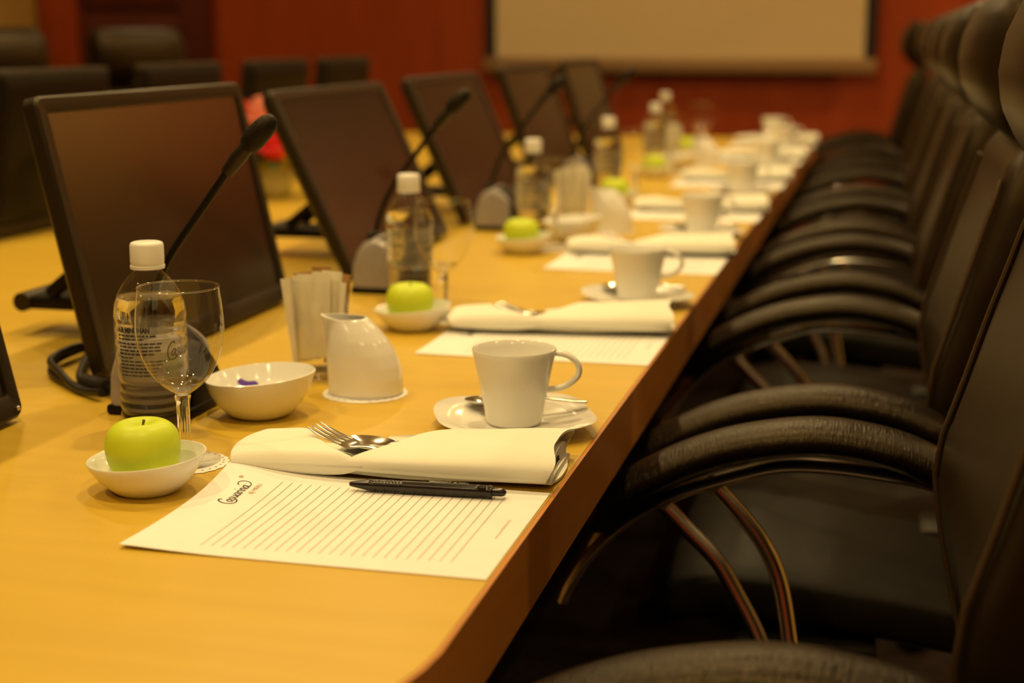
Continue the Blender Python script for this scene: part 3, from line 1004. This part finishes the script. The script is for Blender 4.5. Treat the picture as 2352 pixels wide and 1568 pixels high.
# dishes with apples
def make_dish():
    t = thing('dish', 'dish', 'dish', (0, 0, TABLE_Z), 0, 'small white dishes')
    def fn(p, a, r, z):
        f = max(0, (z - .010) / .022)
        tip = math.cos(a - .45)
        return (p[0] * (1 + .02 * f * tip), p[1] * (1 - .10 * f), p[2] + f * (.0045 * tip))
    MB().lathe([(1e-5, .003), (.024, .003), (.026, 0), (.030, 0), (.034, .003), (.046, .013), (.056, .026), (.0595, .0325), (.0597, .0342), (.0580, .0342), (.0535, .0275), (.043, .0155), (.032, .0075), (.02, .0052), (1e-5, .0050)], 64, fn=fn).build('bowl_body', M['china'], t, 60)
    return t
def make_apple():
    t = thing('apple', 'apple', 'apple', (0, 0, 0), 0, 'green apples in small dishes')
    prof = [(1e-5, .0058), (.006, .004), (.012, .001), (.017, 0), (.022, .0022), (.029, .0105), (.0345, .022), (.0375, .0345), (.0376, .044), (.0350, .053), (.030, .0595), (.023, .0635), (.016, .0640), (.010, .0615), (.005, .0575), (1e-5, .055)]
    pts = catmull([(r, z, 0) for r, z in prof], 3)
    MB().lathe([(max(p.x, 1e-5), p.y) for p in pts], 48, fn=lambda p, a, r, z: (p[0] * (1 + .012 * math.cos(5 * a) * (1.4 - z / .05)), p[1] * (1 + .012 * math.cos(5 * a) * (1.4 - z / .05)), p[2])).build('flesh', M['apple'], t, 80)
    MB().tube([(0, 0, .0545), (.0008, .0004, .060), (.002, .001, .0655)], [.0013, .0012, .0016], 8).build('stalk', M['stem'], t)
    return t
dish, apple = make_dish(), make_apple()
dish.scale = (.90, .90, .95)
apple.scale = (.88, .88, .90)
DISH = [(-.629, 1.180), (-.627, 1.960), (-.652, 2.725), (-.622, 3.565), (-.640, 4.315), (-.64, 5.10)]
for i, (x, y) in enumerate(DISH):
    place(dish, i == 0, (x, y, TABLE_Z), 'small white china dish holding the ' + ORD[i] + ' green apple from the front')
    place(apple, i == 0, (x - .003, y + .002, TABLE_Z + .0054), ['sharp green apple in a white dish, nearest the front', 'green apple in front of the second water bottle', 'blurred green apple in front of the third water bottle', 'blurred green apple in front of the fourth water bottle', 'blurred green apple in front of the fifth water bottle', 'blurred green apple farthest along the table'][i], i * .7)

# water bottles
def make_bottle():
    t = thing('water_bottle', 'bottle', 'bottle', (0, 0, TABLE_Z), -.0, 'clear plastic water bottles')
    prof = [(.020, .004), (.028, .0008), (.0335, .002), (.0358, .007), (.0362, .012)]
    for z in (.016, .0255, .035, .0445):
        prof += [(.0366, z), (.0372, z + .0025), (.0366, z + .005), (.0340, z + .0068), (.0340, z + .0080), (.0364, z + .0093)]
    prof += [(.0372, .057), (.0376, .060)]
    for z in (.066, .079, .092, .105):
        prof += [(.0392, z), (.0393, z + .003), (.0380, z + .0065), (.0380, z + .0085)]
    prof += [(.0392, .1165), (.0400, .120), (.0396, .126), (.0382, .134), (.0350, .143), (.0295, .1525), (.0230, .160), (.0178, .1645), (.0150, .1675), (.0148, .1700)]
    pf = [(1e-5, .006)] + prof
    MB().lathe(pf, 64, caps=(False, False)).build('plastic_wall', M['shell'], t, 60)
    wat = [(max(r - .0007, 1e-5), z + .0006) for r, z in prof if z < .1395]
    MB().lathe([(1e-5, .0066)] + wat + [(.0353, .1405), (1e-5, .1405)], 64).build('water', M['water'], t, 60)
    cp = [(.0150, .1690), (.0172, .1690), (.0174, .1722), (.0158, .1726), (.0166, .1735), (.0170, .1765), (.0169, .1925), (.0160, .1950), (.0138, .1960), (1e-5, .1962)]
    cm = MB().lathe(cp, 72, fn=lambda p, a, r, z: (p[0] * (1 + (.006 * math.cos(36 * a) if .177 < z < .192 else 0)), p[1] * (1 + (.006 * math.cos(36 * a) if .177 < z < .192 else 0)), p[2]))
    cm.build('cap', M['cap'], t, 60)
    lab = [(.0402, .058), (.0402, .1150)]
    rings = [[(r * math.cos(2 * PI * j / 64) * 1.0, r * math.sin(2 * PI * j / 64), z) for j in range(64)] for r, z in lab]
    lbo = MB().loft(rings, (False, False)).build('clear_label', M['film'], t)
    wrap = lambda p, a0, z0: (.0405 * math.cos(a0 + p[0] / .0405), .0405 * math.sin(a0 + p[0] / .0405), z0 + p[1])
    pr = MB()
    a0 = math.radians(-121)
    vs, fs = text_geo('AIR MINUMAN', .0072, bold=.00035)
    k = .040 / max(v[0] for v in vs)
    pr.add([wrap((v[0] * k, v[1], 0), a0, .1085) for v in vs], fs)
    rnd = random.Random(3)
    z = .1045
    for li, (x0, x1, h) in enumerate([(0, .040, .0016), (0, .030, .0016), (0, .047, .0016), (.002, .046, .0016), (.001, .050, .0018), (.001, .044, .0018), (.003, .020, .0014), (.003, .054, .0014), (.003, .048, .0014), (.003, .047, .0014), (.003, .040, .0012), (.003, .044, .0012)]):
        x = x0
        while x < x1:
            wl = rnd.uniform(.003, .0075)
            n = 4
            pr.add([wrap((x + wl * q / n, s * h, 0), a0, z) for q in range(n + 1) for s in (0, 1)], [(2 * q, 2 * q + 1, 2 * q + 3, 2 * q + 2) for q in range(n)])
            x += wl + .0011
        z -= .0036 if li != 1 else .0044
    pr.build('small_print', M['ink'], lbo, fix=False)
    lg = MB()
    script_logo(lg, .0066)
    lg.map(lambda p: wrap(p, math.radians(-38), .0835))
    lg.build('wordmark', M['ink'], lbo, fix=False)
    return t
bot = make_bottle()
for ch in bot.children:
    if ch.name.split('.')[0] != 'cap':
        ch.scale = (.91, .91, 1)
BOTS = [(-.721, 1.377), (-.695, 2.165), (-.690, 2.975), (-.688, 3.82), (-.690, 4.640), (-.79, 5.55)]
for i, (x, y) in enumerate(BOTS):
    place(bot, i == 0, (x, y, TABLE_Z), ['clear water bottle with white cap and printed label behind the nearest goblet', 'clear water bottle with white cap behind the second green apple',
          'blurred water bottle with white cap behind the third green apple', 'blurred water bottle with white cap behind the fourth green apple',
          'blurred water bottle with white cap behind the fifth green apple', 'blurred water bottle at the far end, standing before the red wall'][i])

# goblets on paper coasters
def make_coaster(r):
    t = thing('paper_coaster', 'coaster', 'coaster', (0, 0, TABLE_Z), 0, 'white scalloped paper coasters')
    sc = lambda p, a, q, z: (p[0] * (1 + (.035 * abs(math.sin(11 * a)) if q > r * .8 else 0)), p[1] * (1 + (.035 * abs(math.sin(11 * a)) if q > r * .8 else 0)), p[2])
    MB().lathe([(1e-5, .0002), (r * .97, .0002), (r, .0006), (r * .97, .0012), (1e-5, .0010)], 132, fn=sc).build('disc', M['paper'], t)
    pr = MB()
    for k in range(28):
        a = 2 * PI * k / 28
        pr.lathe([(.0004, 0), (.0012, 0)], 6, (r * .90 * math.cos(a), r * .90 * math.sin(a), .00155))
    pr.build('dotted_border', M['faintink'], t, fix=False)
    return t
def make_goblet():
    t = thing('goblet', 'goblet', 'goblet', (0, 0, TABLE_Z + .0017), 0, 'clear stemmed goblets')
    bowl = [(.0058, .0655), (.0085, .0675), (.0145, .0705), (.0215, .0755), (.0290, .0830), (.0355, .0925), (.0405, .1035), (.0437, .1155), (.0452, .1275), (.0450, .1400), (.0437, .1530), (.0418, .1660), (.0414, .1685)]
    MB().lathe(bowl, 72, caps=(False, False)).build('glass_bowl', M['wine'], t, 60)
    MB().lathe([(.0414 + .0009 * math.cos(q * PI / 4), .1688 + .0009 * math.sin(q * PI / 4)) for q in range(9)], 72, caps=(False, False)).build('rim', M['rimglass'], t, 60)
    stem = [(1e-5, .0075), (.0078, .0105), (.0068, .0140), (.0072, .018), (.0068, .026), (.0066, .040), (.0068, .052), (.0074, .059), (.0086, .0640), (.0078, .0658), (1e-5, .0658)]
    MB().lathe(stem, 48, fn=lambda p, a, r, z: (p[0] * (1 + (.06 * math.cos(8 * a) if .014 < z < .058 else 0)), p[1] * (1 + (.06 * math.cos(8 * a) if .014 < z < .058 else 0)), p[2])).build('stem', M['solidglass'], t, 50)
    lens = [(1e-5, .0662), (.0080, .0664), (.0142, .0710), (.0208, .0760), (.0225, .0790), (.0150, .0768), (.0080, .0745), (1e-5, .0735)]
    MB().lathe(lens, 64, caps=(False, False)).build('thick_glass_bottom', M['rimglass'], t, 60)
    foot = [(1e-5, .0005), (.0355, .0003), (.0368, .0010), (.0368, .0022), (.030, .0045), (.020, .0065), (.012, .0085), (.0080, .0108)]
    MB().lathe(foot, 64, caps=(False, False)).build('foot', M['footglass'], t, 50)
    return t
coa, gob = make_coaster(.0400), make_goblet()
gob.scale = (.91, .91, 1)
GOB = [(-.634, 1.268), (-.606, 2.045), (-.608, 2.800), (-.600, 3.715), (-.62, 4.45), (-.62, 5.20)]
for i, (x, y) in enumerate(GOB):
    place(coa, i == 0, (x, y, TABLE_Z), 'white scalloped paper coaster under the ' + ORD[i] + ' goblet from the front')
    place(gob, i == 0, (x, y, TABLE_Z + .0018), ['clear stemmed goblet standing before the nearest water bottle', 'clear goblet right of the second water bottle', 'blurred clear goblet right of the third water bottle',
          'blurred clear goblet right of the fourth water bottle', 'blurred clear goblet right of the fifth water bottle', 'blurred clear goblet at the far end of the table'][i])

# condiments shared by two seats: bowl, tumbler of sachets, milk jug
def make_bowl():
    t = thing('bowl', 'bowl', 'bowl', (0, 0, TABLE_Z), 0, 'white bowls')
    def fn(p, a, r, z):
        f = max(0, min(1.3, z / .05)) ** 2
        tip = math.cos(a - .15)
        return (p[0] * (1 + .05 * f * max(0, tip) ** 3), p[1] * (1 - .03 * f), p[2] + .0045 * f * tip)
    MB().lathe([(1e-5, .003), (.022, .003), (.024, 0), (.029, 0), (.038, .006), (.049, .019), (.0565, .034), (.0605, .050), (.0612, .0535), (.0598, .0545), (.0582, .0525), (.053, .036), (.044, .021), (.033, .0110), (.02, .0070), (1e-5, .0064)], 72, fn=fn).build('bowl_body', M['china'], t, 60)
    mo = MB()
    ribbon(mo, [tuple(q[:2]) for q in catmull([(-.022, .002, 0), (-.012, .0045, 0), (-.002, .008, 0), (.006, .002, 0), (.014, .004, 0), (.022, .0, 0)], 6)], .0042)
    ribbon(mo, [tuple(q[:2]) for q in catmull([(-.006, .001, 0), (0, .003, 0), (.006, -.003, 0)], 6)], .0030)
    def onb(p):
        r = math.hypot(p[0], p[1])
        z = interp([(0, .0064), (.02, .0070), (.033, .0110), (.044, .021), (.053, .036)], r)
        return (p[0], p[1] - .0006, z + .0009)
    mo.map(lambda p: onb((p[0] * 1.0 - .014, p[1] * 1.1 + .036)))
    o = mo.build('printed_motif', M['motif'], t, fix=False)
    o['label'] = 'small purple and green printed mark'
    return t
def make_tumbler():
    t = thing('tumbler', 'tumbler', 'tumbler', (0, 0, TABLE_Z), 0, 'glass tumblers of sachets')
    MB().lathe([(.0285, .008), (.0300, .03), (.0335, .090), (.0352, .119), (.0345, .1195), (.0328, .090), (.0292, .03), (.0275, .010)], 64, caps=(False, False)).build('glass_wall', M['wine'], t, 60)
    MB().lathe([(1e-5, .0004), (.027, .0004), (.0287, .003), (.0289, .0085), (1e-5, .0085)], 48).build('glass_base', M['solidglass'], t, 60)
    return t
def make_jug():
    t = thing('milk_jug', 'jug', 'jug', (0, 0, TABLE_Z), 0, 'white milk jugs')
    # z, x left, x right, half depth y
    prof = [(0, -.041, .041, .034), (.002, -.043, .043, .036), (.02, -.0435, .0425, .0355), (.035, -.0442, .0395, .0345), (.05, -.0448, .034, .0325), (.065, -.0455, .0255, .029), (.078, -.047, .0150, .0245), (.086, -.0495, .0075, .0215), (.0905, -.0515, .003, .020)]
    P2 = []
    for a in range(0, 33):
        z = .0905 * a / 32
        P2.append((z, interp([(q[0], q[1]) for q in prof], z), interp([(q[0], q[2]) for q in prof], z), interp([(q[0], q[3]) for q in prof], z)))
    def ring(z, xl, xr, hy, ins, lipf):
        r = []
        for j in range(56):
            a = 2 * PI * j / 56
            ca, sa = math.cos(a), math.sin(a)
            hx = (xr - xl) / 2 - ins
            x = (xl + xr) / 2 + hx * ca
            tap = 1 - .45 * lipf * max(0, -ca) ** 2
            r.append((x, (hy - ins) * math.copysign(abs(sa) ** .9, sa) * tap, z + .003 * lipf * max(0, -ca)))
        return r
    rings = [ring(z, a, b, c, 0, (z / .09) ** 2) for z, a, b, c in P2]
    inner = [ring(max(z, .004), a, b, c, .003, (z / .09) ** 2) for z, a, b, c in reversed(P2)]
    MB().loft(rings + inner, (True, True)).build('jug_body', M['china'], t, 60)
    return t
bowl, tum, jug = make_bowl(), make_tumbler(), make_jug()
bowl.scale = (.94, .94, .84)
jug.scale = (1, 1, .95)
sach = thing('sugar_sachet', 'sachet', 'sachet', (0, 0, 0), 0, 'sugar sachets in the nearest tumbler')
def sachet_geo(wd, L):
    mb = MB()
    def f(u, v, s):
        e = min(1, 6 * min(u, 1 - u, v, 1 - v))
        return ((u - .5) * wd, s * (.0004 + .0016 * e), v * L)
    mb.grid(lambda u, v: f(u, v, 1), 10, 14)
    mb.grid(lambda u, v: f(u, v, -1), 10, 14)
    return mb
sachet_geo(.024, .102).build('packet', M['sachet'], sach)
bsach = thing('sugar_sachet', 'sachet', 'sachet', (0, 0, 0), 0, 'sugar sachets in the nearest tumbler')
sachet_geo(.024, .102).build('packet', M['brownsachet'], bsach)
first = {'w': True, 'b': True}
def sachets(cx, cy, spots, grp, words):
    for (dx, dy, rz, lean, tw, kind, dz, lb) in spots:
        pr = sach if kind == 'w' else bsach
        o = place(pr, first[kind], (cx + dx, cy + dy, TABLE_Z + .0105 + dz), lb + ' ' + words)
        o.rotation_euler = Euler((lean, tw, rz), 'XYZ')
        o['group'] = grp
    for k in first:
        pass
spotA = [(-.021, -.008, .35, .0, -.12, 'w', .004, 'white paper sachet at the left side'), (-.009, -.016, .05, -.02, -.03, 'w', .009, 'white paper sachet at the centre front'),
         (.004, -.017, -.05, -.01, .04, 'w', .012, 'white paper sachet just right of the centre front'), (.016, -.011, -.30, .01, .13, 'w', .003, 'white paper sachet leaning right'),
         (.009, -.007, .2, .03, .09, 'w', .013, 'white paper sachet with its corner tilted up'), (-.013, -.001, .1, .02, -.08, 'w', .006, 'white paper sachet in the left middle'), (.003, .001, -.1, .02, .02, 'w', .010, 'white paper sachet in the middle'),
         (-.012, .009, .2, .02, -.11, 'b', .008, 'brown paper sachet behind the left white ones'), (.000, .012, -.05, .02, -.02, 'b', .014, 'brown paper sachet at the back'), (.014, .008, -.2, .01, .12, 'b', .009, 'brown paper sachet at the right')]
TUM = [(-.641, 1.650), (-.640, 3.155), (-.66, 4.76)]
JUG = [(-.5615, 1.580), (-.545, 3.085), (-.540, 4.74)]
BOW = [(-.639, 1.458), (-.596, 2.908), (-.61, 4.582)]
cw = ['beside the nearest milk jug', 'between the second and third seats', 'far down the table']
for i in range(3):
    x, y = TUM[i]
    place(tum, i == 0, (x, y, TABLE_Z), ['clear tumbler of sugar sachets behind the nearest milk jug', 'blurred tumbler of white sachets behind the second milk jug', 'blurred tumbler of sachets far down the table'][i])
    if i == 0:
        first_w = True
    for (dx, dy, rz, lean, tw, kind, dz, lb) in spotA if i < 1 else spotA[:7]:
        pr = sach if kind == 'w' else bsach
        o = place(pr, first[kind], (x + dx, y + dy, TABLE_Z + .0150 + dz), lb + ' in the ' + ['nearest tumbler', 'second tumbler', 'farthest tumbler'][i])
        first[kind] = False
        o.rotation_euler = Euler((lean, tw, rz), 'XYZ')
        o['group'] = ['sugar sachets in the nearest tumbler', 'sugar sachets in the second tumbler', 'sugar sachets in the farthest tumbler'][i]
    x, y = JUG[i]
    place(jug, i == 0, (x, y, TABLE_Z + .0014), ['white slanted milk jug on a paper coaster, nearest the front', 'blurred white milk jug right of the second sachet tumbler', 'blurred white milk jug far down the table'][i], math.radians(3))
    c = place(coa, False, (x - .001, y, TABLE_Z), 'white paper coaster under the ' + ['nearest', 'second', 'farthest'][i] + ' milk jug')
    c.scale = (1.18, 1.18, 1)
    x, y = BOW[i]
    place(bowl, i == 0, (x, y, TABLE_Z), ['deep white china bowl between the nearest goblet and milk jug', 'blurred white bowl left of the second milk jug', 'blurred white bowl far down the table'][i], math.radians(8))

# ---------------------------------------------------------------- roses in the middle of the table
fa = thing('flower_arrangement', 'red and pink roses with green leaves in a pale vase between two monitors', 'flowers', (-1.50, 3.54, TABLE_Z))
fa.scale = (1.2, 1.2, 1.05)
MB().lathe([(1e-5, .002), (.034, .002), (.036, .004), (.045, .03), (.047, .055), (.036, .085), (.034, .095), (.040, .104), (.037, .104), (.031, .094), (.03, .08), (1e-5, .06)], 40).build('vase', M['vase'], fa)
def rose(c, r, mat):
    mb = MB()
    rnd = random.Random(int(c[0] * 1e4) + int(c[2] * 1e3))
    for lay, (n, rr, tilt) in enumerate([(3, .35, .25), (4, .58, .5), (5, .82, .85), (6, 1.0, 1.15)]):
        for q in range(n):
            a = 2 * PI * q / n + lay * .7 + rnd.uniform(-.1, .1)
            def pet(u, v):
                an = a + (u - .5) * (2.4 * 2 * PI / n * .5)
                ra = r * rr * (.25 + .75 * math.sin(v * PI / 2)) * (1 + .12 * math.sin(PI * u))
                z = r * (-.7 + 1.3 * v * math.cos(tilt * v) - .10 * lay + .25 * math.sin(PI * u) * v)
                return (c[0] + ra * math.cos(an), c[1] + ra * math.sin(an), c[2] + z)
            mb.grid(pet, 6, 6)
    mb.sphere((c[0], c[1], c[2] - r * .1), r * .45, 12, 8)
    mb.build('rose', mat, fa, 80, fix=False)
for c, r, k in [((-.055, -.03, .195), .046, 'rose'), ((.0, -.045, .205), .044, 'pinkrose'), ((.045, -.02, .185), .045, 'rose'), ((-.02, .03, .205), .044, 'pinkrose'),
                ((.03, .04, .175), .042, 'rose'), ((.035, -.06, .135), .042, 'rose'), ((.06, .02, .13), .040, 'pinkrose'), ((-.06, .03, .15), .042, 'rose'), ((-.03, -.07, .14), .042, 'pinkrose')]:
    rose(c, r, M[k])
rnd = random.Random(5)
for q in range(14):
    a = 2 * PI * q / 14 + rnd.uniform(-.2, .2)
    L, z0, dr = rnd.uniform(.07, .10), rnd.uniform(.09, .12), rnd.uniform(-.6, .35)
    def lf(u, v, a=a, L=L, z0=z0, dr=dr):
        wd = .022 * math.sin(PI * min(1, v * .96 + .03)) * (u - .5) * 2
        r = .02 + L * v
        return (r * math.cos(a) - wd * math.sin(a), r * math.sin(a) + wd * math.cos(a), z0 + dr * L * v + .02 * math.sin(PI * v) - .15 * abs(wd))
    mb = MB().grid(lf, 4, 8)
    mb.build('leaf', M['leaf'], fa, 80, fix=False)
st = MB()
for (x, y, z) in [(-.055, -.03, .17), (0, -.045, .18), (.045, -.02, .16), (-.02, .03, .18), (.03, .04, .15)]:
    st.tube([(x * .2, y * .2, .065), (x * .6, y * .6, .12), (x, y, z)], .003, 6)
st.build('stems', M['leaf'], fa)
